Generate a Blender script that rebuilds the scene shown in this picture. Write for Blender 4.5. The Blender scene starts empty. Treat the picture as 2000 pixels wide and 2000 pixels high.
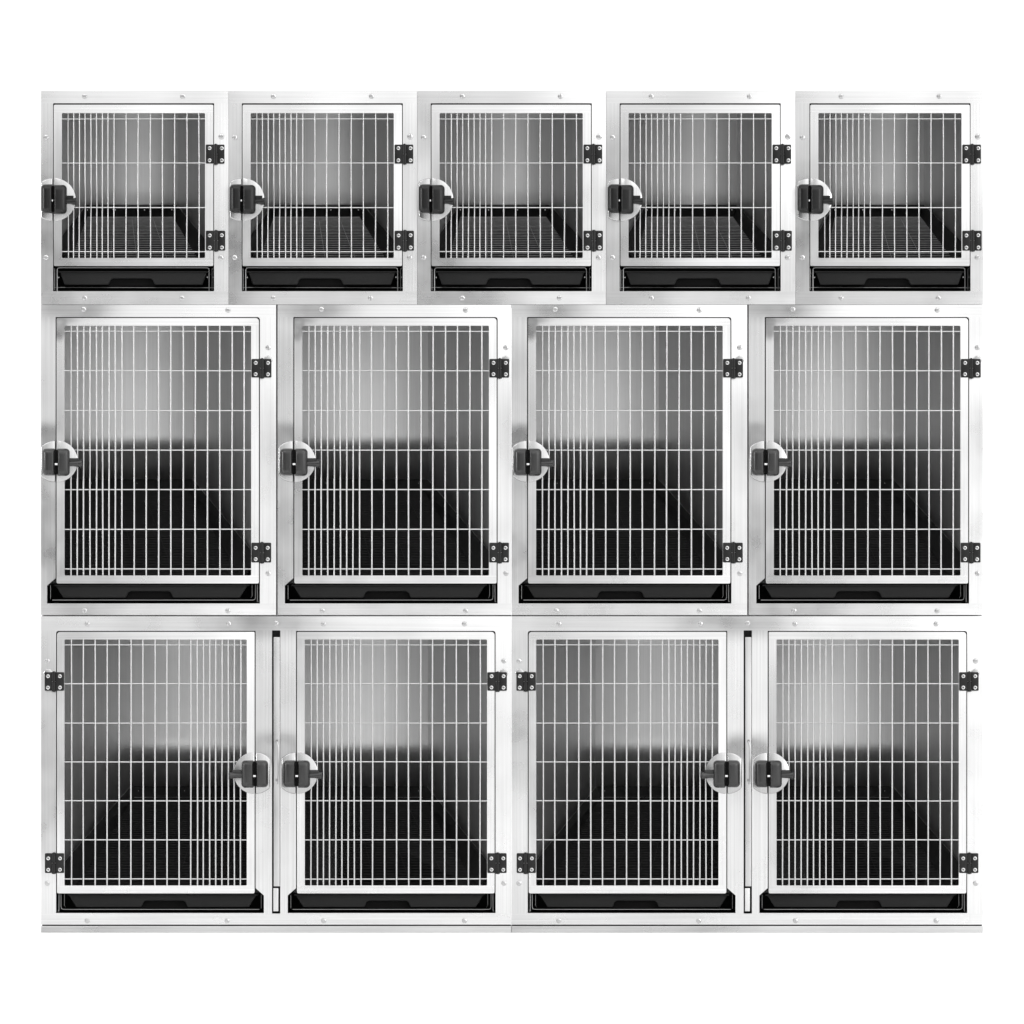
import bpy, bmesh, math, random
from mathutils import Vector
from mathutils.geometry import tessellate_polygon

random.seed(11)
scene = bpy.context.scene
COL = scene.collection
S = 3.048 / 1840.6            # metres per photo pixel (the whole bank is 120 inches wide)
GROUND = 1822.0               # photo row of the ground line
TAU = 2 * math.pi

# ------------------------------------------------------------------ materials
def new_mat(name):
    m = bpy.data.materials.new(name); m.use_nodes = True
    nt = m.node_tree
    return m, nt, nt.nodes, nt.links, nt.nodes['Principled BSDF']

def steel(name, base=0.62, rough=0.30, brush='H', bow=0.10, wav=0.05, streak=0.03, rvar=0.08, wscale=3.2, dark_tilts=()):
    """brushed stainless sheet: slightly bowed and wavy sheet, fine brushing lines"""
    m, nt, N, L, p = new_mat(name)
    p.inputs['Metallic'].default_value = 1.0
    tc = N.new('ShaderNodeTexCoord'); oi = N.new('ShaderNodeObjectInfo')
    # brushing: noise stretched along the brushing direction
    mp = N.new('ShaderNodeMapping')
    mp.inputs['Scale'].default_value = (1.3, 40, 190) if brush == 'H' else (190, 40, 1.3)
    L.new(tc.outputs['Object'], mp.inputs['Vector'])
    bn = N.new('ShaderNodeTexNoise'); bn.inputs['Scale'].default_value = 1.0
    bn.inputs['Detail'].default_value = 4.0; bn.inputs['Roughness'].default_value = 0.65
    L.new(mp.outputs['Vector'], bn.inputs['Vector'])
    # handling marks / cloudy wear
    wn = N.new('ShaderNodeTexNoise'); wn.noise_dimensions = '4D'; wn.inputs['Scale'].default_value = 9.0
    wn.inputs['Detail'].default_value = 5.0
    L.new(tc.outputs['Object'], wn.inputs['Vector']); L.new(oi.outputs['Random'], wn.inputs['W'])
    cr = N.new('ShaderNodeMapRange'); cr.inputs['From Min'].default_value = 0.3; cr.inputs['From Max'].default_value = 0.7
    cr.inputs['To Min'].default_value = base - streak; cr.inputs['To Max'].default_value = base + streak
    L.new(bn.outputs['Fac'], cr.inputs['Value'])
    cc = N.new('ShaderNodeCombineColor')
    for k in ('Red', 'Green', 'Blue'): L.new(cr.outputs['Result'], cc.inputs[k])
    L.new(cc.outputs['Color'], p.inputs['Base Color'])
    rr = N.new('ShaderNodeMapRange'); rr.inputs['From Min'].default_value = 0.3; rr.inputs['From Max'].default_value = 0.7
    rr.inputs['To Min'].default_value = rough - rvar; rr.inputs['To Max'].default_value = rough + rvar
    L.new(wn.outputs['Fac'], rr.inputs['Value']); L.new(rr.outputs['Result'], p.inputs['Roughness'])
    # the sheet is a little crowned and wavy: tilt of the normal
    sx = N.new('ShaderNodeVectorMath'); sx.operation = 'SUBTRACT'; sx.inputs[1].default_value = (0.5, 0.5, 0.12)
    L.new(tc.outputs['Generated'], sx.inputs[0])
    sb = N.new('ShaderNodeVectorMath'); sb.operation = 'MULTIPLY'; sb.inputs[1].default_value = (bow * 2, 0, bow * 1.05)
    L.new(sx.outputs['Vector'], sb.inputs[0])
    vn = N.new('ShaderNodeTexNoise'); vn.noise_dimensions = '4D'; vn.inputs['Scale'].default_value = wscale
    vn.inputs['Detail'].default_value = 1.0
    L.new(tc.outputs['Object'], vn.inputs['Vector']); L.new(oi.outputs['Random'], vn.inputs['W'])
    vs = N.new('ShaderNodeVectorMath'); vs.operation = 'SUBTRACT'; vs.inputs[1].default_value = (0.5, 0.5, 0.5)
    L.new(vn.outputs['Color'], vs.inputs[0])
    vm = N.new('ShaderNodeVectorMath'); vm.operation = 'SCALE'; vm.inputs['Scale'].default_value = wav * 4
    L.new(vs.outputs['Vector'], vm.inputs[0])
    a1 = N.new('ShaderNodeVectorMath'); a1.operation = 'ADD'
    L.new(sb.outputs['Vector'], a1.inputs[0]); L.new(vm.outputs['Vector'], a1.inputs[1])
    for (cx, cz, rx, rz, tx, tz) in dark_tilts:      # normal tilts added by latch and corners so the steel reflects dark smudges
        q = N.new('ShaderNodeVectorMath'); q.operation = 'SUBTRACT'; q.inputs[1].default_value = (cx, 0, cz); L.new(tc.outputs['Object'], q.inputs[0])
        q2 = N.new('ShaderNodeVectorMath'); q2.operation = 'MULTIPLY'; q2.inputs[1].default_value = (1 / rx, 0, 1 / rz); L.new(q.outputs['Vector'], q2.inputs[0])
        ln = N.new('ShaderNodeVectorMath'); ln.operation = 'LENGTH'; L.new(q2.outputs['Vector'], ln.inputs[0])
        fo = N.new('ShaderNodeMapRange'); fo.interpolation_type = 'SMOOTHSTEP'; fo.inputs['From Min'].default_value = 0.0; fo.inputs['From Max'].default_value = 1.0
        fo.inputs['To Min'].default_value = 1.0; fo.inputs['To Max'].default_value = 0.0; L.new(ln.outputs['Value'], fo.inputs['Value'])
        sc_ = N.new('ShaderNodeVectorMath'); sc_.operation = 'SCALE'; sc_.inputs[0].default_value = (tx, 0, tz); L.new(fo.outputs['Result'], sc_.inputs['Scale'])
        ad = N.new('ShaderNodeVectorMath'); ad.operation = 'ADD'; L.new(a1.outputs['Vector'], ad.inputs[0]); L.new(sc_.outputs['Vector'], ad.inputs[1]); a1 = ad
    ge = N.new('ShaderNodeNewGeometry')
    a2 = N.new('ShaderNodeVectorMath'); a2.operation = 'ADD'
    L.new(ge.outputs['Normal'], a2.inputs[0]); L.new(a1.outputs['Vector'], a2.inputs[1])
    nz = N.new('ShaderNodeVectorMath'); nz.operation = 'NORMALIZE'; L.new(a2.outputs['Vector'], nz.inputs[0])
    bp = N.new('ShaderNodeBump'); bp.inputs['Strength'].default_value = 0.08; bp.inputs['Distance'].default_value = 0.0006
    L.new(bn.outputs['Fac'], bp.inputs['Height']); L.new(nz.outputs['Vector'], bp.inputs['Normal'])
    L.new(bp.outputs['Normal'], p.inputs['Normal'])
    return m

def plain(name, base, rough=0.5, metal=0.0, spec=0.5, grain=0.0, gscale=400, bump=0.0):
    m, nt, N, L, p = new_mat(name)
    p.inputs['Metallic'].default_value = metal; p.inputs['Specular IOR Level'].default_value = spec
    tc = N.new('ShaderNodeTexCoord'); n = N.new('ShaderNodeTexNoise')
    n.inputs['Scale'].default_value = gscale; n.inputs['Detail'].default_value = 4.0
    L.new(tc.outputs['Object'], n.inputs['Vector'])
    mr = N.new('ShaderNodeMapRange'); mr.inputs['From Min'].default_value = 0.3; mr.inputs['From Max'].default_value = 0.7
    mr.inputs['To Min'].default_value = base * (1 - grain); mr.inputs['To Max'].default_value = base * (1 + grain)
    L.new(n.outputs['Fac'], mr.inputs['Value'])
    cc = N.new('ShaderNodeCombineColor')
    for k in ('Red', 'Green', 'Blue'): L.new(mr.outputs['Result'], cc.inputs[k])
    L.new(cc.outputs['Color'], p.inputs['Base Color'])
    p.inputs['Roughness'].default_value = rough
    if bump:
        bp = N.new('ShaderNodeBump'); bp.inputs['Strength'].default_value = bump; bp.inputs['Distance'].default_value = 0.0005
        L.new(n.outputs['Fac'], bp.inputs['Height']); L.new(bp.outputs['Normal'], p.inputs['Normal'])
    return m

def at(px, py, x0, yb): return ((px - x0) * S, (yb - py) * S)
def dark_tilt(px, py, rx, ry, tx, tz, x0, yb): return at(px, py, x0, yb) + (rx * S, ry * S, tx, tz)
TALL = ((79.7 + 540.8) / 2, 1202.2); TWIN = ((79.7 + 998.9) / 2, 1822.0)
d_tall = [dark_tilt(90, 858, 72, 44, -.24, -.05, *TALL), dark_tilt(150, 604, 120, 40, -.17, -.03, *TALL), dark_tilt(526, 860, 34, 150, -.08, -.05, *TALL)]
d_twin = [dark_tilt(520, 1462, 46, 44, -.24, -.05, *TWIN), dark_tilt(560, 1462, 46, 44, -.24, -.05, *TWIN), dark_tilt(520, 1215, 200, 50, -.17, -.04, *TWIN)]
d_door = [dark_tilt(116, 640, 20, 34, -.28, -.06, *TALL), dark_tilt(128, 626, 40, 12, -.10, -.03, *TALL)]
M = dict(
    post=steel('divider_steel', base=0.56, brush='V', rvar=.05, streak=.05, wav=.10, bow=.12, wscale=4.0),
    plinth=steel('plinth_steel', base=0.57, brush='H', rvar=.05, streak=.06, wav=.09, bow=.08, wscale=3.0),
    tall_h=steel('brushed_tall_frame_across', base=0.68, brush='H', rvar=.06, streak=.065, wav=.06, bow=.12, wscale=2.6, dark_tilts=d_tall),
    tall_v=steel('brushed_tall_frame_upright', base=0.68, brush='V', rvar=.06, streak=.065, wav=.06, bow=.12, wscale=2.6, dark_tilts=d_tall),
    twin_h=steel('brushed_twin_frame_across', base=0.69, brush='H', rvar=.06, streak=.065, wav=.06, bow=.10, wscale=2.6, dark_tilts=d_twin),
    twin_v=steel('brushed_twin_frame_upright', base=0.69, brush='V', rvar=.06, streak=.065, wav=.06, bow=.10, wscale=2.6, dark_tilts=d_twin),
    tdoor_h=steel('tall_door_across', base=0.70, brush='H', rvar=.06, streak=.065, wav=.06, bow=.10, wscale=2.6, dark_tilts=d_door),
    tdoor_v=steel('tall_door_upright', base=0.70, brush='V', rvar=.06, streak=.065, wav=.06, bow=.10, wscale=2.6, dark_tilts=d_door),
    steel_h=steel('brushed_steel_across', base=0.69, brush='H', rvar=.06, streak=.065, wav=.075, bow=.10, wscale=2.6),
    steel_v=steel('brushed_steel_upright', base=0.69, brush='V', rvar=.06, streak=.065, wav=.075, bow=.10, wscale=2.6),
    door_h=steel('door_steel_across', base=0.70, brush='H', bow=0.085, rvar=.06, streak=.065, wav=.075, wscale=2.6),
    door_v=steel('door_steel_upright', base=0.70, brush='V', bow=0.085, rvar=.06, streak=.065, wav=.075, wscale=2.6),
    inner=steel('inner_wall_steel', base=0.56, rough=0.44, brush='V', bow=0.0, wav=0.012, streak=0.03, rvar=.02),
    shell=steel('outer_shell_steel', base=0.55, rough=0.35, brush='V', bow=0.0),
    plate=steel('latch_plate_steel', base=0.42, rough=0.24, brush='V', bow=0.16, wav=0.05, rvar=.03),
    wire=plain('wire_steel', 0.58, 0.34, 1.0, grain=0.06, gscale=60),
    slot=plain('slotted_screw_steel', 0.50, 0.28, 1.0, grain=0.1, gscale=300),
    bolt=plain('screw_steel', 0.72, 0.25, 1.0, grain=0.08, gscale=300),
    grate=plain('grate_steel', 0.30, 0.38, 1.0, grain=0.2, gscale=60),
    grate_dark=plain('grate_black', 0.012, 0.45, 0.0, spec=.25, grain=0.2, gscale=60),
    guide=plain('guide_wire_steel', 0.30, 0.35, 1.0, grain=0.1, gscale=60),
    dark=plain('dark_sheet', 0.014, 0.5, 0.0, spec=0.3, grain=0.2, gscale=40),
    tray=plain('black_tray_plastic', 0.010, 0.52, 0.0, spec=0.22, grain=0.12, gscale=900, bump=0.15),
    recess=plain('tray_recess_plastic', 0.006, 0.7, 0.0, spec=0.1, grain=0.1),
    hinge=plain('hinge_black', 0.008, 0.36, 0.0, spec=0.28, grain=0.15, gscale=700, bump=0.15),
    knob=plain('knob_black', 0.008, 0.30, 0.0, spec=0.32, grain=0.15, gscale=700, bump=0.2),
    knob_grey=plain('knob_worn_grey', 0.020, 0.26, 0.0, spec=0.5, grain=0.15, gscale=500, bump=0.2),
    white=plain('white_sweep', 0.94, 0.9, 0.0, spec=0.0, grain=0.005, gscale=2),
)

# ------------------------------------------------------------------ object helpers
CTX = dict(x0=0.0, yb=0.0)                     # photo pixel of the current thing's origin
def P(px, py, d=0.0):                          # photo pixel + depth behind the front face -> local coordinates
    return Vector(((px - CTX['x0']) * S, d, (CTX['yb'] - py) * S))

def link(name, me, parent=None):
    o = bpy.data.objects.new(name, me); COL.objects.link(o)
    if parent is not None: o.parent = parent
    return o

def finish(name, bm, mats, parent=None, smooth=False, recalc=True):
    if recalc: bmesh.ops.recalc_face_normals(bm, faces=bm.faces[:])
    me = bpy.data.meshes.new(name); bm.to_mesh(me); bm.free()
    for mt in (mats if isinstance(mats, (list, tuple)) else [mats]): me.materials.append(M[mt])
    if smooth:
        me.shade_smooth()
        try: me.set_sharp_from_angle(angle=math.radians(38))
        except Exception: pass
    return link(name, me, parent)

def empty(name, px, py, depth=0.0):
    o = bpy.data.objects.new(name, None); COL.objects.link(o)
    o.empty_display_size = 0.1
    o.location = ((px - 1000) * S, depth, (GROUND - py) * S)
    return o

def copy_tree(o, parent=None):
    c = o.copy(); COL.objects.link(c)
    if parent is not None: c.parent = parent
    for ch in [x for x in COL.objects if x.parent == o]: copy_tree(ch, c)
    return c

def rrect(x0, y0, x1, y1, r=0.0, n=4):
    """rounded rectangle in pixels, r may be one radius or four (top left, top right, bottom right, bottom left)"""
    if not isinstance(r, (tuple, list)): r = (r,) * 4
    cs = [(x0, y0, 180, r[0], 1, 1), (x1, y0, 270, r[1], -1, 1), (x1, y1, 0, r[2], -1, -1), (x0, y1, 90, r[3], 1, -1)]
    out = []
    for (cx, cy, a0, rr, sx, sy) in cs:
        if rr <= 0: out.append((cx, cy)); continue
        ox, oy = cx + sx * rr, cy + sy * rr
        for k in range(n + 1):
            a = math.radians(a0 + 90 * k / n)
            out.append((ox + rr * math.cos(a), oy + rr * math.sin(a)))
    return out

def add_plate(bm, loops, d0, d1):
    """flat plate with holes between depths d0 (front) and d1 (back); loops in pixels, the first is the outline"""
    pts = [[P(x, y, d0) for x, y in lp] for lp in loops]
    tris = tessellate_polygon(pts)
    flat = [v for lp in pts for v in lp]
    f = [bm.verts.new(v) for v in flat]
    b = [bm.verts.new((v.x, d1, v.z)) for v in flat]
    faces = []
    for t in tris:
        try:
            faces.append(bm.faces.new([f[i] for i in t])); faces.append(bm.faces.new([b[i] for i in reversed(t)]))
        except ValueError: pass
    i0 = 0
    for lp in pts:
        n = len(lp)
        for k in range(n):
            a, c = i0 + k, i0 + (k + 1) % n
            bm.faces.new([f[a], f[c], b[c], b[a]])
        i0 += n
    return faces

def bevel_sharp(bm, off, seg=2, ang=28):
    bmesh.ops.recalc_face_normals(bm, faces=bm.faces[:])
    bmesh.ops.dissolve_limit(bm, angle_limit=math.radians(0.6), verts=bm.verts[:], edges=bm.edges[:], delimit={'MATERIAL'})
    ed = [e for e in bm.edges if len(e.link_faces) == 2 and e.calc_face_angle(0) > math.radians(ang)]
    bmesh.ops.bevel(bm, geom=ed, offset=off, offset_type='OFFSET', segments=seg, profile=0.5, affect='EDGES', clamp_overlap=True)

def add_box(bm, x0, x1, y0, y1, z0, z1):
    vs = [bm.verts.new((x, y, z)) for x in (x0, x1) for y in (y0, y1) for z in (z0, z1)]
    for q in ((0, 1, 3, 2), (4, 6, 7, 5), (0, 4, 5, 1), (2, 3, 7, 6), (0, 2, 6, 4), (1, 5, 7, 3)):
        bm.faces.new([vs[i] for i in q])

def add_pbox(bm, px0, py0, px1, py1, d0, d1):
    a, c = P(px0, py1), P(px1, py0)
    add_box(bm, a.x, c.x, d0, d1, a.z, c.z)

def add_tube(bm, pts, r, n=8, cap=True):
    rings = []
    for i, p in enumerate(pts):
        t = (pts[min(i + 1, len(pts) - 1)] - pts[max(i - 1, 0)]).normalized()
        ref = Vector((0, 1, 0)) if abs(t.y) < 0.9 else Vector((1, 0, 0))
        u = t.cross(ref).normalized(); v = t.cross(u).normalized()
        rr = r[i] if isinstance(r, (list, tuple)) else r
        rings.append([bm.verts.new(p + u * rr * math.cos(TAU * k / n) + v * rr * math.sin(TAU * k / n)) for k in range(n)])
    for a, b in zip(rings, rings[1:]):
        for k in range(n): bm.faces.new([a[k], a[(k + 1) % n], b[(k + 1) % n], b[k]])
    if cap: bm.faces.new(rings[0]); bm.faces.new(list(reversed(rings[-1])))

def add_quad(bm, a, b, c, d): bm.faces.new([bm.verts.new(v) for v in (a, b, c, d)])

def add_grid(bm, fn, nu, nv):
    g = [[bm.verts.new(fn(i / nu, j / nv)) for i in range(nu + 1)] for j in range(nv + 1)]
    for j in range(nv):
        for i in range(nu): bm.faces.new([g[j][i], g[j][i + 1], g[j + 1][i + 1], g[j + 1][i]])

def split_brush(bm, zlo, zhi):
    """upright members (between zlo and zhi) get the second material, so that each member is brushed along its length"""
    for z in (zlo, zhi):
        bmesh.ops.bisect_plane(bm, geom=bm.verts[:] + bm.edges[:] + bm.faces[:], plane_co=(0, 0, z), plane_no=(0, 0, 1))
    for f in bm.faces:
        zc = f.calc_center_median().z
        f.material_index = 1 if zlo < zc < zhi else 0

# ------------------------------------------------------------------ small hardware (shared meshes)
def lathe(bm, prof, n=20, c=(0, 0, 0)):
    """profile of (radius, depth) turned round the front-back axis"""
    rings = []
    for r, d in prof:
        rings.append([bm.verts.new((c[0] + r * math.cos(TAU * k / n), c[1] + d, c[2] + r * math.sin(TAU * k / n))) for k in range(n)] if r > 1e-7 else [bm.verts.new((c[0], c[1] + d, c[2]))])
    for a, b in zip(rings, rings[1:]):
        for k in range(n):
            k2 = (k + 1) % n
            if len(a) == 1: bm.faces.new([a[0], b[k2], b[k]])
            elif len(b) == 1: bm.faces.new([a[k], a[k2], b[0]])
            else: bm.faces.new([a[k], a[k2], b[k2], b[k]])

def make_slotted_screw_mesh():
    bm = bmesh.new(); r = 5.0 * S
    lathe(bm, [(r * 1.04, 0.001), (r * 1.04, -0.0006), (r, -0.0012), (0, -0.0012)])
    for s in (1, -1):                                    # two half heads either side of the slot
        w = r * 0.17; a0 = math.asin(w / (r * 0.96)); n = 12
        arc = [a0 + (math.pi - 2 * a0) * k / n for k in range(n + 1)]
        lo = [bm.verts.new((r * .96 * math.cos(a), -0.0010, s * r * .96 * math.sin(a))) for a in arc]
        mid = [bm.verts.new((r * .9 * math.cos(a), -0.0030, s * max(w, r * .9 * math.sin(a)))) for a in arc]
        top = [bm.verts.new((r * .55 * math.cos(a), -0.0042, s * max(w, r * .55 * math.sin(a)))) for a in arc]
        for A, B in ((lo, mid), (mid, top)):
            for k in range(n): bm.faces.new([A[k], A[k + 1], B[k + 1], B[k]])
        bm.faces.new(top); bm.faces.new([lo[0], mid[0], top[0], top[-1], mid[-1], lo[-1]])
    bmesh.ops.remove_doubles(bm, verts=bm.verts[:], dist=1e-6)
    bmesh.ops.recalc_face_normals(bm, faces=bm.faces[:])
    me = bpy.data.meshes.new('screw'); bm.to_mesh(me); bm.free(); me.materials.append(M['slot']); return me

def make_cross_screw_mesh():
    bm = bmesh.new(); r = 4.0 * S
    lathe(bm, [(r, 0.001), (r, -0.0012), (r * .86, -0.0026), (r * .56, -0.0030), (r * .42, -0.0006), (0, -0.0002)], 18)
    bmesh.ops.recalc_face_normals(bm, faces=bm.faces[:])
    for k in range(2):
        a = math.pi / 2 * k + .35; c, s = math.cos(a), math.sin(a); w = r * .09; l = r * .5
        vs = [bm.verts.new((u * c - v * s, -0.0016, u * s + v * c)) for u, v in ((-l, -w), (l, -w), (l, w), (-l, w))]
        f = bm.faces.new(vs); f.material_index = 1
    me = bpy.data.meshes.new('screw'); bm.to_mesh(me); bm.free()
    me.materials.append(M['bolt']); me.materials.append(M['dark']); me.shade_smooth()
    try: me.set_sharp_from_angle(angle=math.radians(30))
    except Exception: pass
    return me

SLOT, CROSS = make_slotted_screw_mesh(), make_cross_screw_mesh()
def screw(px, py, d, parent, mesh, scale=1.0):
    o = link('screw', mesh, parent); o.location = P(px, py, d)
    o.rotation_euler = (0, random.uniform(0, TAU), 0); o.scale = (scale,) * 3
    return o

# ------------------------------------------------------------------ hinge and latch
DOOR_F, DOOR_B = -0.006, 0.020                 # the door stands 6 mm proud of the frame
def build_hinge(root, fx, xs, y0, y1, scr, light_edge, plug=None):
    """xs = door leaf left, knuckle left, knuckle right, frame leaf right (pixels, before mapping fx)"""
    xa, xk0, xk1, xb = [fx(v) for v in xs]
    bm = bmesh.new()
    for a, b, d0 in ((xa, xk0, -0.0105), (xk1, xb, -0.0075)):
        lo, hi = min(a, b), max(a, b)
        sub = bmesh.new(); add_plate(sub, [rrect(lo, y0, hi, y1, 1.8, 3)], d0, 0.0 if d0 > -0.01 else DOOR_F)
        bevel_sharp(sub, 0.0013, 2)
        t = bpy.data.meshes.new('t'); sub.to_mesh(t); sub.free(); bm.from_mesh(t); bpy.data.meshes.remove(t)
    ym = (y0 + y1) / 2
    cx = (xk0 + xk1) / 2; rk = abs(xk1 - xk0) / 2 * S * 1.08
    for a, b in ((y0 - .4, ym - .4), (ym + .4, y1 + 1.6)):
        add_tube(bm, [P(cx, a, -0.006), P(cx, b, -0.006)], rk, 16)
    add_tube(bm, [P(cx, y0 - 1.6, -0.006), P(cx, y1 + 2.2, -0.006)], rk * .45, 10)
    o = finish('hinge', bm, 'hinge', root, smooth=True)
    for (sx, sy) in scr:
        X = fx(sx); door_side = (X < cx) == (xa < xk0)
        screw(X, sy, -0.0105 if door_side else -0.0075, o, CROSS)
    if plug:
        bm = bmesh.new(); r = 8.6 * S
        lathe(bm, [(r, 0.001), (r, -0.0008), (r * .9, -0.002), (r * .78, -0.0022), (0, -0.0022)], 28)
        q = finish('hinge_plug', bm, 'plate', o, smooth=True); q.location = P(fx(plug[0]), plug[1], 0)
    return o

def build_latch(root, fx, fy, c, r, clip, knobs, pin, lever, mat):
    """c = centre on the door gap, knobs = ((x0,x1,y0,y1) on the frame, same on the door), lever = x0, x1, ytop, ymid0, ymid1"""
    cx, cy = c; n = 40
    # door half of the round plate
    half = [(cx + 1.6, cy + r * 1.0)]
    half = [(cx + 1.8 + r * math.sin(a), cy - r * math.cos(a)) for a in [math.pi * k / n for k in range(n + 1)]]
    bm = bmesh.new(); add_plate(bm, [[(fx(x), fy(y)) for x, y in half]], DOOR_F - 0.0035, DOOR_F + 0.0005)
    bevel_sharp(bm, 0.0016, 2)
    latch = finish('latch', bm, 'plate', root, smooth=True)
    # frame half, dished and cut straight near the edge of the cage
    rr = r * 1.0; pts = []
    for k in range(n + 1):
        a = math.pi * k / n; x, y = -rr * math.sin(a), -rr * math.cos(a)
        pts.append((cx - 1.3 + max(x, -clip), cy + y))
    ded = [pts[0]]
    for q in pts[1:]:
        if abs(q[0] - ded[-1][0]) + abs(q[1] - ded[-1][1]) > 0.3: ded.append(q)
    ded2 = [q for i, q in enumerate(ded) if i in (0, len(ded) - 1) or not (abs(ded[i - 1][0] - q[0]) < 1e-6 and abs(ded[i + 1][0] - q[0]) < 1e-6)]
    bm = bmesh.new(); add_plate(bm, [[(fx(x), fy(y)) for x, y in ded2]], -0.0085, 0.0005)
    bevel_sharp(bm, 0.0052, 3)
    finish('strike_plate', bm, 'plate', latch, smooth=True)
    for i, (x0, x1, y0, y1) in enumerate(knobs):
        bm = bmesh.new()
        X0, X1 = sorted((fx(x0), fx(x1)))
        outer = (8.0, 2.4) if i == 0 else (2.4, 8.0)
        if fx(1) < fx(0): outer = outer[::-1]
        left_out = outer[0] > 3
        rings = []
        for ins, dep in ((0.9, -.003), (0.3, -.008), (0, -.014), (.15, -.0205), (.6, -.0250), (1.4, -.0288), (2.6, -.0322), (4.2, -.0352), (6.2, -.0374), (8.4, -.0388), (10.4, -.0393)):
            il, ir = (1.15, .5) if left_out else (.5, 1.15)
            rad = [max(.5, (outer[0] if q in (0, 3) else outer[1]) - ins * .55) for q in range(4)]
            lp = rrect(X0 + ins * il, fy(y0) + ins, X1 - ins * ir, fy(y1) - ins, rad, 5)
            rings.append([bm.verts.new(P(x, y, dep)) for x, y in lp])
        for A, B in zip(rings, rings[1:]):
            for q in range(len(A)): bm.faces.new([A[q], A[(q + 1) % len(A)], B[(q + 1) % len(A)], B[q]])
        bm.faces.new(rings[-1]); bm.faces.new(list(reversed(rings[0])))
        ko = finish('knob', bm, mat, latch, smooth=True)
    bm = bmesh.new(); k0, k1 = knobs
    xs = sorted((fx(k0[1] - 2.0), fx(k1[0] + 2.0)))
    add_pbox(bm, xs[0], fy(k0[2] + 2.2), xs[1], fy(k0[3] - 2.2), -0.021, -0.002)  # dark block added so the gap between the knobs reads as shade
    finish('knob_gap_block', bm, 'recess', latch)
    bm = bmesh.new()
    add_tube(bm, [P(fx(pin[0] - 2.6), fy(pin[1]), -0.029), P(fx(pin[0] + 2.6), fy(pin[1]), -0.029)], 2.3 * S, 10)
    finish('pin', bm, 'bolt', latch, smooth=True)
    x0, x1, yt, ya, yb2 = lever
    bm = bmesh.new(); xs = sorted((fx(x0 - 3), fx(x0 + (x1 - x0) * .74)))
    add_pbox(bm, xs[0], fy(yt), xs[1], fy(ya) + 2.0, -0.016, -0.008)
    bevel_sharp(bm, 0.0008, 1)
    rm = (yb2 - ya) / 2 * S; ymid = fy((ya + yb2) / 2)
    prof = [(-4, .86), (0, .88), (.35, .95), (.62, 1.06), (.82, 1.3), (.94, 1.5), (1.0, 1.48), (1.03, 1.2)]
    pp = [P(fx(x0 + (x1 - x0) * u if u >= 0 else x0 - 3), ymid, -0.019) for u, _ in prof]
    add_tube(bm, pp, [rm * k for _, k in prof], 20)
    finish('lever', bm, mat, latch, smooth=True)
    return latch

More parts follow.
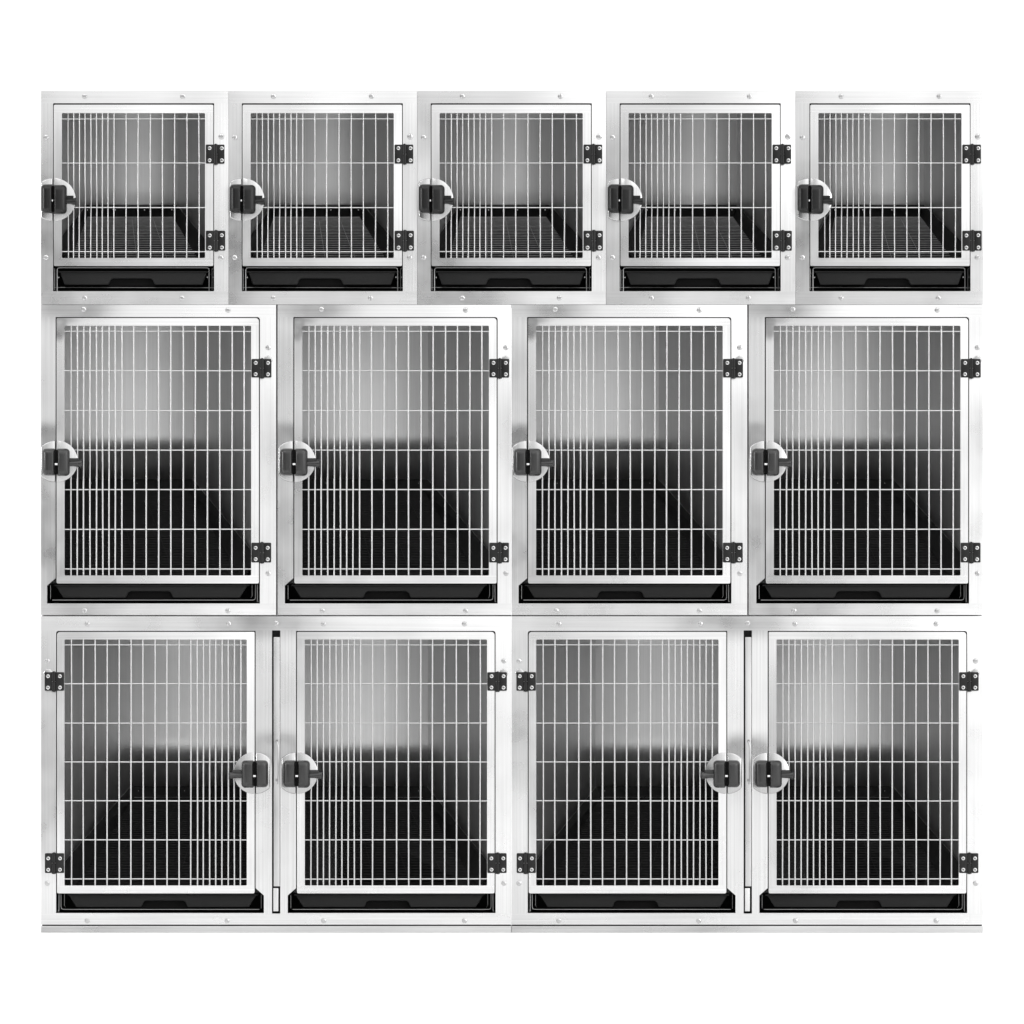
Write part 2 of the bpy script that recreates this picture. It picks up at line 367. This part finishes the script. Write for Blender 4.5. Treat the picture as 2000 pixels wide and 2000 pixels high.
# ------------------------------------------------------------------ one cell: door, inside, tray
DEPTH = 0.50
def build_cell(root, c, fx, fy):
    X, Y = fx, fy
    flip = fx(1) < fx(0)
    def R(x0, y0, x1, y1, r=0.0):
        a, b = sorted((X(x0), X(x1)))
        if isinstance(r, tuple) and flip: r = (r[1], r[0], r[3], r[2])
        return rrect(a, Y(y0), b, Y(y1), r)
    dx0, dy0, dx1, dy1 = c['door']; ox0, oy0, ox1, oy1 = c['hole']
    # ---- door frame
    bm = bmesh.new()
    add_plate(bm, [R(dx0, dy0, dx1, dy1, c['rdoor']), R(ox0, oy0, ox1, oy1, 2.2)], DOOR_F, DOOR_B)
    split_brush(bm, P(0, Y(oy1)).z, P(0, Y(oy0)).z)
    bevel_sharp(bm, 0.0019, 2)
    door = finish('door', bm, c['dmat'], root)
    # ---- wire grille, each wire very slightly bent
    bm = bmesh.new(); rw = c['wire'] * S
    for bx in c['bars']:
        n = 9; ph = random.uniform(0, TAU); am = random.uniform(.15, .5)
        pts = [P(X(bx + am * math.sin(ph + 4.2 * k / n)), Y(oy0 - 2.5) + (Y(oy1 + 2.5) - Y(oy0 - 2.5)) * k / n, 0.003) for k in range(n + 1)]
        add_tube(bm, pts, rw, 10)
    for by in c['rows']:
        n = 10; ph = random.uniform(0, TAU); am = random.uniform(.1, .35)
        pts = [P(X(ox0 - 2) + (X(ox1 + 2) - X(ox0 - 2)) * k / n, Y(by + am * math.sin(ph + 3.5 * k / n)), 0.003 + rw * 1.75) for k in range(n + 1)]
        add_tube(bm, pts, rw * c['rowk'], 10)
    finish('wire_grille', bm, 'wire', door, smooth=True)
    # ---- dark ring added behind the door gap to stand for its shade
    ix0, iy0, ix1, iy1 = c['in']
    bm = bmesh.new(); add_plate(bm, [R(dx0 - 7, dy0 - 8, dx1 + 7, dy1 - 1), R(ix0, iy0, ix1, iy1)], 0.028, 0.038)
    finish('gap_shade_ring', bm, 'dark', root)
    # ---- inside walls
    bx0, bx1, ry, by = c['back']; F0 = 0.038
    ytop = iy0 - 6
    fl, fr = (X(ix0), X(ix1)); bl, br = (X(bx0), X(bx1))
    bow, bc, kick = c['bow'], c['bowc'], c['kick']
    def back(u, v):
        x = bl + (br - bl) * u; y = Y(ytop) + (Y(by) - Y(ytop)) * v
        uu = (bx0 + (bx1 - bx0) * u - bc) / (bx1 - bx0)
        d = DEPTH + bow * uu * uu
        t = max(0.0, (v - c['kickv']) / (1 - c['kickv'])); d += kick * (t * t / .64 if t < .32 else t - .16)
        return P(x, y, d)
    bm = bmesh.new(); add_grid(bm, back, 24, 36); finish('back_wall', bm, 'inner', root, smooth=True)
    for (xf, xb, u) in ((fl, bl, 0), (fr, br, 1)):
        bm = bmesh.new()
        def side(s, v, xf=xf, xb=xb, u=u):
            B = back(u, v); Fp = P(xf, Y(ytop) + (Y(iy1) - Y(ytop)) * v, F0)
            return Fp.lerp(B, s)
        add_grid(bm, side, 8, 36); finish('side_wall', bm, 'inner', root, smooth=True)
    bm = bmesh.new()
    add_grid(bm, lambda s, u: P(fl + (fr - fl) * u, Y(ytop), F0).lerp(back(u, 0), s), 4, 24)
    finish('ceiling_panel', bm, 'inner', root)
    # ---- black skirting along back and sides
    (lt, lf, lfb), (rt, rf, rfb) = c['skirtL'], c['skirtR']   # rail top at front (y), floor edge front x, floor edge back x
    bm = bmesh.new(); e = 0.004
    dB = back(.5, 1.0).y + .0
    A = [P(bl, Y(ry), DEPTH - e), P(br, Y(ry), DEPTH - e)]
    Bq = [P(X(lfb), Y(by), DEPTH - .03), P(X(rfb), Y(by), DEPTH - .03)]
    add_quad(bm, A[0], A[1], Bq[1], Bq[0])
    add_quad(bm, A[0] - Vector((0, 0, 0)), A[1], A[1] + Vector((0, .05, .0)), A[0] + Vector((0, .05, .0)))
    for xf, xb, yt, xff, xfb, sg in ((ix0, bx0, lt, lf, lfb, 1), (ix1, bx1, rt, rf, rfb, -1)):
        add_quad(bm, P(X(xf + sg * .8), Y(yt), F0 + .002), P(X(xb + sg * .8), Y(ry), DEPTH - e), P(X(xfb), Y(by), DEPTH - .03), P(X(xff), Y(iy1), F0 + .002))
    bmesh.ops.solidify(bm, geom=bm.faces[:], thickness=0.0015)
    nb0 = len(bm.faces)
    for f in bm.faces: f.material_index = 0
    for xf, xb, yt, sg in ((ix0, bx0, lt, 1), (ix1, bx1, rt, -1)):   # folded upper edge of the side skirtings, in lighter steel
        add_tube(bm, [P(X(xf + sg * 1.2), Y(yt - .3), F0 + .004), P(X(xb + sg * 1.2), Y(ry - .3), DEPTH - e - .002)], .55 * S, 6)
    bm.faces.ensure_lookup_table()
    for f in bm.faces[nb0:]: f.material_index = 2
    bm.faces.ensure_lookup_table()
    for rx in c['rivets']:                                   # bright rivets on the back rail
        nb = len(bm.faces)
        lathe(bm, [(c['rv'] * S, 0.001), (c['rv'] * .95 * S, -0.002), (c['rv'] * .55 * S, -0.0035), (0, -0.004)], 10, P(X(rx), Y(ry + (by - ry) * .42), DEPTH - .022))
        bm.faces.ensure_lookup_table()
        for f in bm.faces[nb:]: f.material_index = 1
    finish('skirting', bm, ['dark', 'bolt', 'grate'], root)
    # ---- sloping floor grate
    bm = bmesh.new(); rg = c['gr'] * S; K = c['ngr']
    for k in range(K):
        t = (k / (K - 1)); t = t * .55 + t * t * .45           # closer together towards the back
        y = by + (iy1 - by) * t; d = DEPTH - .03 + (F0 - DEPTH + .03) * t
        add_tube(bm, [P(X(lfb - .5 + (lf - lfb) * t), Y(y), d), P(X(rfb + .5 + (rf - rfb) * t), Y(y), d)], rg, 6)
    for u in c['ribs']:
        add_tube(bm, [P(X(lfb + (rfb - lfb) * u), Y(by), DEPTH - .03 + rg * 2), P(X(lf + (rf - lf) * u), Y(iy1), F0 + rg * 2)], rg * 1.0, 6)
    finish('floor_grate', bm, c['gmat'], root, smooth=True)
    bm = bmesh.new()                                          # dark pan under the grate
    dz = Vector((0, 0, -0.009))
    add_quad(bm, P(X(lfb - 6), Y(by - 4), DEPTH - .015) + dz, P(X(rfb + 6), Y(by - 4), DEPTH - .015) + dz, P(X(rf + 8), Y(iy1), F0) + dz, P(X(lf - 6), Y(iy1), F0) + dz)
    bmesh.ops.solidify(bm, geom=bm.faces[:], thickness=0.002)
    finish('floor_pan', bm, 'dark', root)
    # ---- tray bay below the door
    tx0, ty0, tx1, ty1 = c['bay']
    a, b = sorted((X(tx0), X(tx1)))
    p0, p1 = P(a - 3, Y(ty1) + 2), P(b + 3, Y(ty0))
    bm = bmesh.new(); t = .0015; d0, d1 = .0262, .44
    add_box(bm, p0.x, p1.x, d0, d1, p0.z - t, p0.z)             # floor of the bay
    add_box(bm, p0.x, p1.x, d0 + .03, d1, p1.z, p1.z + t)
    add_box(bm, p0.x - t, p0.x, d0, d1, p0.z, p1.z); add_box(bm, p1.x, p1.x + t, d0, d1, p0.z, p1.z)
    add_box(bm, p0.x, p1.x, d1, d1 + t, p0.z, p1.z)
    finish('tray_bay', bm, 'dark', root)  # coloured dark all over to stand for the shade inside the bay
    # ---- drip tray: flared front with a cut-out hand grip
    q = c['tray']; hx0, hx1, hy = c['grip']
    out = [(q['x0'], q['y0']), (q['x1'], q['y0']), (q['x1'] - q['in'], q['y1'])]
    out += [(hx1 + 7, q['y1']), (hx1 + 4.5, q['y1'] - 2.5), (hx1 + 1.5, hy + 3), (hx1 - 3, hy), (hx0 + 3, hy), (hx0 - 1.5, hy + 3), (hx0 - 4.5, q['y1'] - 2.5), (hx0 - 7, q['y1'])]
    out += [(q['x0'] + q['in'], q['y1'])]
    bm = bmesh.new(); add_plate(bm, [[(X(x), Y(y)) for x, y in out]], .036, .060)
    bevel_sharp(bm, 0.003, 3, ang=50)
    add_pbox(bm, *(sorted((X(q['x0'] - 3), X(q['x1'] + 3)))[0], Y(q['y0'] - 1.6), sorted((X(q['x0'] - 3), X(q['x1'] + 3)))[1], Y(q['y0']) + .6), .030, .42)
    tr = finish('drip_tray', bm, 'tray', root, smooth=True)
    bm = bmesh.new(); add_pbox(bm, sorted((X(hx0 - 9), X(hx1 + 9)))[0], Y(hy - 2), sorted((X(hx0 - 9), X(hx1 + 9)))[1], Y(q['y1'] + 1.5), .062, .075)
    finish('grip_recess', bm, 'recess', tr)
    # ---- wire guides of the tray
    for poly, rr in c['guides']:
        bm = bmesh.new(); add_tube(bm, [P(X(x), Y(y), dd) for x, y, dd in poly], rr * S, 8)
        for (sx, sy) in c['studs']:
            if abs(sx - poly[0][0]) < 5 or abs(sx - poly[-1][0]) < 5:
                lathe(bm, [(1.4 * S, 0.003), (1.4 * S, -.002), (0, -.0035)], 10, P(X(sx), Y(sy), .034))
        finish('tray_guide', bm, 'guide', root, smooth=True)
    # ---- hinges and latch
    for h in c['hinges']:
        yy = [fy(h['y'][0]), fy(h['y'][0]) + (h['y'][1] - h['y'][0])]
        off = fy(h['y'][0]) - h['y'][0]
        build_hinge(root, fx, h['x'], yy[0], yy[1], [(sx, sy + off) for sx, sy in h['scr']], True,
                    (h['plug'][0], h['plug'][1] + off) if h.get('plug') else None)
    l = c['latch']
    offy = fy(l['c'][1]) - l['c'][1]
    build_latch(root, fx, lambda y: y + offy, l['c'], l['r'], l['clip'], l['knobs'], l['pin'], l['lever'], l['mat'])

def Z(x, y, ox, oy, s): return (ox + x / s, oy + y / s)

# small cages of the top row (photo pixels of the first one)
SMALL = dict(
    door=(105.2, 204.6, 416.7, 519.5), hole=(121.0, 221.0, 400.6, 504.0), rdoor=2.6, wire=1.12, rowk=1.0,
    bars=[133.1, 143.8, 155, 166.2, 177.4, 188.8, 199.8, 210.9, 222.6, 246.2, 269.8, 293.8, 317.6, 341.2, 365, 388.6],
    rows=[232.1, 318.3, 405.2, 491.4],
    back=(157, 338.5, 393.5, 417), bow=.105, bowc=252, kick=0.02, kickv=.70,
    skirtL=(474, 136, 161), skirtR=(482, 389, 330), rivets=[160, 216, 273.5, 328, 348],
    gr=.62, ngr=30, ribs=(.31, .52, .76), gmat='grate',
    bay=(103.6, 520, 418.3, 568.8),
    tray=dict(x0=116, x1=404, y0=531, y1=556, **{'in': 9}), grip=(217, 296, 543.5),
    guides=[([(111, 569, .03), (111, 526, .03), (112.6, 523.2, .03), (116, 522.3, .03), (400, 522.3, .03), (405, 522.6, .03), (407.6, 524.8, .03), (408, 528, .03), (408, 569, .03)], .9),
            ([(105, 524, .034), (105.8, 526, .034), (105.8, 566, .034)], .6), ([(418, 522.5, .034), (414.6, 523.5, .034), (413.8, 527, .034), (413.8, 566, .034)], .6),
            ([(104, 561, .05), (418, 561.6, .05)], .7)],
    studs=[(113.8, 541.5), (404.8, 541), (416, 541)],
    hinges=[dict(x=(402.3, 417.6, 425.4, 438.6), y=(282.4, 319.6), scr=[(409.6, 289.6), (409.6, 313.2), (433.2, 289.6), (433.2, 313.2)]),
            dict(x=(402.3, 418.0, 426.6, 440.0), y=(450.7, 489.6), scr=[(410, 460), (410, 483.6), (433.2, 459.5), (433.4, 483.4)])],
    latch=dict(c=(104.4, 390.0), r=42.0, clip=23.2, knobs=[(80.2, 103.3, 360, 416.8), (104.8, 131.2, 361.2, 418.6)], pin=(101.4, 392),
               lever=(131, 148.5, 382.2, 388.6, 398.6), mat='knob'),
)
SMALL['dmat'] = ['door_h', 'door_v']
SMALL['rv'] = 1.9
SMALL['in'] = (108, 212, 414, 512)

# middle row cages, and (stretched a little) each half of the bottom double cages
MID = dict(
    door=(110.6, 621.2, 505.6, 1139.6), hole=(126.2, 636.2, 490.6, 1124.0), rdoor=(2.0, 6.0, 3.0, 3.0), wire=1.55, rowk=.82,
    bars=[138.6, 151.1, 163.3, 175.8, 188.4, 200.4, 213, 225, 238.2, 261.7, 285.9, 309.8, 333.6, 357.8, 381.3, 405.5, 429.3, 453.2, 476.7],
    rows=[647.0, 724.1, 801.9, 879.1, 956.3, 1033.8, 1111.3],
    back=(116, 369.7, 935, 955), bow=.095, bowc=178, kick=0.14, kickv=.645,
    skirtL=(1096, 120, 119), skirtR=(1089, 474, 359), rivets=[168.3, 258.7, 351.5],
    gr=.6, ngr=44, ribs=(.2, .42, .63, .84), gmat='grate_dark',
    bay=(92, 1140.5, 507.4, 1178.8),
    tray=dict(x0=107.5, x1=483, y0=1144, y1=1168, **{'in': 15}), grip=(251, 332, 1155),
    guides=[([(101.5, 1172.2, .034), (494, 1172.2, .034), (497.5, 1170.6, .034), (498.6, 1166, .034), (498.6, 1142, .034)], .75),
            ([(502.4, 1142, .029), (502.6, 1173, .029), (503.6, 1176, .029)], .85), ([(491.8, 1142, .045), (492, 1164, .045), (489.5, 1168.5, .05)], .5), ([(97.8, 1143, .036), (97.8, 1170, .036)], .5)],
    studs=[(503.4, 1175)],
    hinges=[dict(x=(491.4, 508.0, 516.0, 530.3), y=(701, 737.2), scr=[(499.7, 708.8), (523.5, 708.8), (499.5, 730.8), (523.5, 731)], plug=(523.6, 703)),
            dict(x=(491.4, 508.0, 516.0, 529.8), y=(1060, 1098.6), scr=[(499.4, 1070), (523, 1070), (499.6, 1092), (523, 1092.2)])],
    latch=dict(c=(109.8, 901.0), r=40.6, clip=29.0, knobs=[(83.0, 107.6, 875.8, 928.8), (112.2, 137.0, 876, 929.8)], pin=(110.4, 906.6),
               lever=(137, 160, 894.8, 900.4, 911), mat='knob_grey'),
)
MID['dmat'] = ['tdoor_h', 'tdoor_v']
MID['rv'] = 1.1
MID['in'] = (113, 628, 503, 1132)

def shell(root, x0, y0, x1, y1, d0=.07):
    """outer sheet-metal cabinet, open towards the front frame"""
    a, b = P(x0 + .25, y1 - .1), P(x1 - .25, y0 + .1); t = .002; D = .66
    bm = bmesh.new()
    add_box(bm, a.x, b.x, d0, D, a.z, a.z + t); add_box(bm, a.x, b.x, d0, D, b.z - t, b.z)
    add_box(bm, a.x, a.x + t, d0, D, a.z + t, b.z - t); add_box(bm, b.x - t, b.x, d0, D, a.z + t, b.z - t)
    add_box(bm, a.x + t, b.x - t, D - t, D, a.z + t, b.z - t)
    # folded return of the front sheet, set in from the seams
    u = t * 1.5
    add_box(bm, a.x + u, b.x - u, .026, d0, a.z + u, a.z + u + t); add_box(bm, a.x + u, b.x - u, .026, d0, b.z - u - t, b.z - u)
    add_box(bm, a.x + u, a.x + u + t, .026, d0, a.z + u + t, b.z - u - t); add_box(bm, b.x - u - t, b.x - u, .026, d0, a.z + u + t, b.z - u - t)
    return finish('cabinet', bm, 'shell', root)

def front(root, outer, holes, zsplit, screws, mats=('steel_h', 'steel_v')):
    bm = bmesh.new(); add_plate(bm, [outer] + holes, 0.0, 0.0255)
    split_brush(bm, P(0, zsplit[1]).z, P(0, zsplit[0]).z)
    bevel_sharp(bm, 0.0014, 2)
    fr = finish('front_frame', bm, list(mats), root)
    for s in screws: screw(s[0], s[1], 0.0, fr, SLOT, s[2] if len(s) > 2 else 1.0)
    return fr

ID = lambda v: v

def thing(o, label, cat, group):
    o['label'] = label; o['category'] = cat; o['group'] = group
    return o

# ------------------------------------------------------------------ top row: five small cages
t_x0 = [79.7, 448.3, 817.3, 1186.3, 1557.0]
t_edge = [79.7, 446.6, 814.9, 1183.8, 1553.9, 1920.3]
T0, T1 = 177.0, 594.9
where = ['small steel cage at the left end of the top row', 'small steel cage second from the left in the top row',
         'small steel cage in the middle of the five in the top row', 'small steel cage second from the right in the top row',
         'small steel cage at the right end of the top row']
parts = None
for i in range(5):
    CTX.update(x0=(79.7 + 446.6) / 2, yb=T1)
    sh = t_x0[i] - 79.7
    root = empty('small_cage', CTX['x0'] + sh, T1)
    thing(root, where[i], 'cage', 'small cages of the top row')
    e0, e1 = t_edge[i] - sh, t_edge[i + 1] - sh
    op = rrect(103.6, 201.6, 418.3, 568.8, 1.6)
    front(root, rrect(e0 + .25, T0, e1 - .25, T1 - .2), [op], (201.6, 568.8),
          [(165.5, 188.1), (357.1, 188.1), (max(89.8, e0 + 7), 268.3), (432.6, 266.7, 1.12), (max(89.8, e0 + 7), 503), (431.5, 503), (165.5, 582), (355.2, 582)])
    shell(root, e0, T0, e1, T1)
    if parts is None:
        build_cell(root, SMALL, ID, ID)
        parts = [o for o in COL.objects if o.parent == root and o.name.split('.')[0] not in ('front_frame', 'cabinet')]
    else:
        for p_ in parts: copy_tree(p_, root)

# ------------------------------------------------------------------ middle row: four taller cages
m_x0 = [79.7, 544.0, 1000.6, 1464.9]
m_edge = [79.7, 540.8, 998.9, 1460.9, 1920.3]
Q0, Q1 = 595.1, 1202.2
where = ['tall steel cage at the left end of the middle row', 'tall steel cage second from the left in the middle row',
         'tall steel cage second from the right in the middle row', 'tall steel cage at the right end of the middle row']
parts = None
for i in range(4):
    CTX.update(x0=(79.7 + 540.8) / 2, yb=Q1)
    sh = m_x0[i] - 79.7
    root = empty('tall_cage', CTX['x0'] + sh, Q1)
    thing(root, where[i], 'cage', 'tall cages of the middle row')
    e0, e1 = m_edge[i] - sh, m_edge[i + 1] - sh
    ga = .25 if i in (0, 2) else 1.4; gb = 1.6 if i in (0, 2) else .3
    op = [(108.6, 620.6), (109.2, 619.2), (503, 619.2), (506.4, 620.6), (507.6, 624), (507.6, 1178.7), (92, 1178.7), (92, 1143.8), (108.6, 1129.2)]
    front(root, rrect(e0 + ga, Q0 + .2, e1 - gb, 1201.1), [op], (619.2, 1178.7),
          [(163.4, 604.2), (445.3, 605.6), (523.8, 678.8), (524, 1120), (165.3, 1192.6), (445.2, 1192.8)], ('tall_h', 'tall_v'))
    shell(root, e0, Q0, e1, Q1)
    if parts is None:
        build_cell(root, MID, ID, ID)
        parts = [o for o in COL.objects if o.parent == root and o.name.split('.')[0] not in ('front_frame', 'cabinet')]
    else:
        for p_ in parts: copy_tree(p_, root)

# ------------------------------------------------------------------ bottom row: two double cages on a plinth
B0, B1 = 1202.4, GROUND
kx, ky = .9767, .985
fxr = lambda x: 578.0 + (x - 108.4) * kx
fxl = lambda x: 499.4 - (x - 108.4) * kx
fyb = lambda y: 1232.0 + (y - 619.0) * ky
where = ['double steel cage with two facing doors at the lower left of the bank',
         'double steel cage with two facing doors at the lower right of the bank']
parts = None
d_edge = [79.7, 998.9, 1920.3]
for i in range(2):
    CTX.update(x0=(79.7 + 998.9) / 2, yb=B1)
    sh = 921.2 * i
    root = empty('double_cage', CTX['x0'] + sh, B1)
    thing(root, where[i], 'cage', 'double cages of the bottom row')
    e0, e1 = d_edge[i] - sh, d_edge[i + 1] - sh
    op = [(108.6, 620.6), (109.2, 619.2), (503, 619.2), (506.4, 620.6), (507.6, 624), (507.6, 1178.7), (92, 1178.7), (92, 1143.8), (108.6, 1129.2)]
    oR = [(fxr(x), fyb(y)) for x, y in op]; oL = [(fxl(x), fyb(y)) for x, y in op]
    slot = rrect(531.2, 1231.2, 547.4, 1784.4, 1.0)
    sc = [Z(x, y, 60, 1190, 2.0125) for x, y in ((222, 57), (778, 57), (964, 55), (1150, 57), (1705, 57), (65, 203), (1860, 203), (65, 1077), (1860, 1077), (222, 1224), (772, 1224), (1152, 1224), (1705, 1224))]
    front(root, rrect(e0 + .3, 1203.7, e1 - .3, 1805.9), [oL, oR, slot], (1231.2, 1784.4), sc, ('twin_h', 'twin_v'))
    shell(root, e0, B0, e1, 1807.0)
    bm = bmesh.new(); a, b = P(e0 + .3, B1), P(e1 - .3, 1808.6)
    add_box(bm, a.x, b.x, .001, .64, a.z, b.z); bevel_sharp(bm, .0012, 2)
    finish('plinth', bm, 'plinth', root)
    bm = bmesh.new(); a, b = P(e0 + 2, 1808.6), P(e1 - 2, 1805.5); add_box(bm, a.x, b.x, .03, .06, a.z, b.z)
    finish('plinth_seam', bm, 'dark', root)
    if parts is None:
        MID['dmat'] = ['door_h', 'door_v']
        build_cell(root, MID, fxl, fyb); build_cell(root, MID, fxr, fyb)
        # divider slot between the doors
        bm = bmesh.new(); add_pbox(bm, 529, 1229, 550, 1786, .045, .05); finish('slot_back', bm, 'dark', root)
        bm = bmesh.new(); add_plate(bm, [rrect(534.4, 1244.4, 546.8, 1731.4, .8)], .006, .040); bevel_sharp(bm, .0015, 2)
        dv = finish('divider_panel', bm, 'post', root)
        bm = bmesh.new(); add_plate(bm, [rrect(533.6, 1734.8, 543.6, 1780, .8)], .004, .040); bevel_sharp(bm, .0015, 2)
        finish('slot_block', bm, 'door_v', root)
        bm = bmesh.new()
        add_tube(bm, [P(540.6, 1446.5, .006), P(541, 1449, -.002), P(543.2, 1455.5, -.004), P(543.7, 1461, -.004), P(543.7, 1524, -.004), P(542.6, 1529, -.001), P(541.4, 1531, .006)], 1.15 * S, 10)
        finish('release_rod', bm, 'wire', dv, smooth=True)
        for yy in (1447, 1523.5):
            bm = bmesh.new(); add_pbox(bm, 538.4, yy - 2.4, 543, yy + 2.6, .001, .007); bevel_sharp(bm, .001, 1)
            finish('rod_clip', bm, 'grate', dv)
        parts = [o for o in COL.objects if o.parent == root and o.name.split('.')[0] not in ('front_frame', 'cabinet', 'plinth', 'plinth_seam')]
    else:
        for p_ in parts: copy_tree(p_, root)

# ------------------------------------------------------------------ white seamless studio sweep
bm = bmesh.new()
prof = [(-9.5, 0), (6, 0)]
Rr = 3.0
for k in range(1, 13):
    a = math.pi / 2 * k / 12; prof.append((6 + Rr * math.sin(a), Rr - Rr * math.cos(a)))
prof.append((6 + Rr, 34))
for (y0, z0), (y1, z1) in zip(prof, prof[1:]):
    add_quad(bm, Vector((-45, y0, z0)), Vector((45, y0, z0)), Vector((45, y1, z1)), Vector((-45, y1, z1)))
bmesh.ops.remove_doubles(bm, verts=bm.verts[:], dist=1e-5)
fl = finish('floor', bm, 'white', None, smooth=True, recalc=True)
fl['kind'] = 'structure'

# ------------------------------------------------------------------ studio light
w = bpy.data.worlds.new('World'); scene.world = w; w.use_nodes = True
N, L = w.node_tree.nodes, w.node_tree.links
bg = N['Background']
tc = N.new('ShaderNodeTexCoord'); sp = N.new('ShaderNodeSeparateXYZ'); L.new(tc.outputs['Generated'], sp.inputs['Vector'])
def mrange(src, a, b, c_, d):
    m = N.new('ShaderNodeMapRange'); m.interpolation_type = 'SMOOTHSTEP'
    m.inputs['From Min'].default_value = a; m.inputs['From Max'].default_value = b
    m.inputs['To Min'].default_value = c_; m.inputs['To Max'].default_value = d
    L.new(src, m.inputs['Value']); return m.outputs['Result']
# invented world light shaped for steel reflections: dimmer behind the camera, brighter right and overhead
hole = mrange(sp.outputs['Y'], -0.99, -0.88, 0.86, 1.10)
sidex = mrange(sp.outputs['X'], -0.35, 0.30, 0.74, 1.28)
up = mrange(sp.outputs['Z'], -0.12, 0.30, 0.76, 1.42)
m1 = N.new('ShaderNodeMath'); m1.operation = 'MULTIPLY'; L.new(hole, m1.inputs[0]); L.new(sidex, m1.inputs[1])
m2 = N.new('ShaderNodeMath'); m2.operation = 'MULTIPLY'; L.new(m1.outputs[0], m2.inputs[0]); L.new(up, m2.inputs[1])
# dark area added to the world light, left of the camera, for darker reflections
dt = N.new('ShaderNodeVectorMath'); dt.operation = 'DOT_PRODUCT'; dt.inputs[1].default_value = Vector((-.58, -.80, -.12)).normalized()
L.new(tc.outputs['Generated'], dt.inputs[0])
dark_patch = mrange(dt.outputs['Value'], 0.86, 0.95, 1.0, 0.16)
m3 = N.new('ShaderNodeMath'); m3.operation = 'MULTIPLY'; L.new(m2.outputs[0], m3.inputs[0]); L.new(dark_patch, m3.inputs[1]); m2 = m3
bg.inputs['Color'].default_value = (1, 1, 1, 1)
L.new(m2.outputs[0], bg.inputs['Strength'])

def area(name, loc, target, sx, sy, power):
    l = bpy.data.lights.new(name, 'AREA'); l.shape = 'RECTANGLE'; l.size = sx; l.size_y = sy; l.energy = power
    o = bpy.data.objects.new(name, l); COL.objects.link(o); o.location = loc
    o.rotation_euler = (Vector(target) - Vector(loc)).to_track_quat('-Z', 'Y').to_euler()
    return o
area('added_floor_fill', (3.5, -6, 9), (0, -1, 0), 5, 4, 60)  # unseen lamp added to whiten the floor
area('added_floor_fill', (-4.5, -5, 9), (-2, -1, 0), 5, 4, 130)  # second added lamp, lifts the floor on the left and clears its shadow
area('added_strip_light', (-8, -2.2, 3.0), (0, 0, 1.4), .5, 3.2, 180)  # unseen strip lamp added for highlights on knobs and wires
area('added_strip_light', (7, -7, 3.4), (0, 0, 1.4), .9, 3.2, 110)  # its added counterpart on the right, also for highlights

# ------------------------------------------------------------------ camera
D = 40.0
cam = bpy.data.cameras.new('camera'); co = bpy.data.objects.new('camera', cam); COL.objects.link(co)
co.location = (0, -D, (GROUND - 1000) * S); co.rotation_euler = (math.pi / 2, 0, 0)
cam.sensor_width = 36; cam.lens = 36 * D / (2000 * S); cam.clip_start = 1; cam.clip_end = 300
scene.camera = co
scene.view_settings.view_transform = 'Standard'; scene.view_settings.look = 'None'
scene.view_settings.exposure = 0; scene.view_settings.gamma = 1
try: scene.view_settings.use_curve_mapping = False
except Exception: pass
scene.render.engine = 'CYCLES'
scene.cycles.use_denoising = True
scene.cycles.max_bounces = 10; scene.cycles.glossy_bounces = 6; scene.cycles.diffuse_bounces = 4
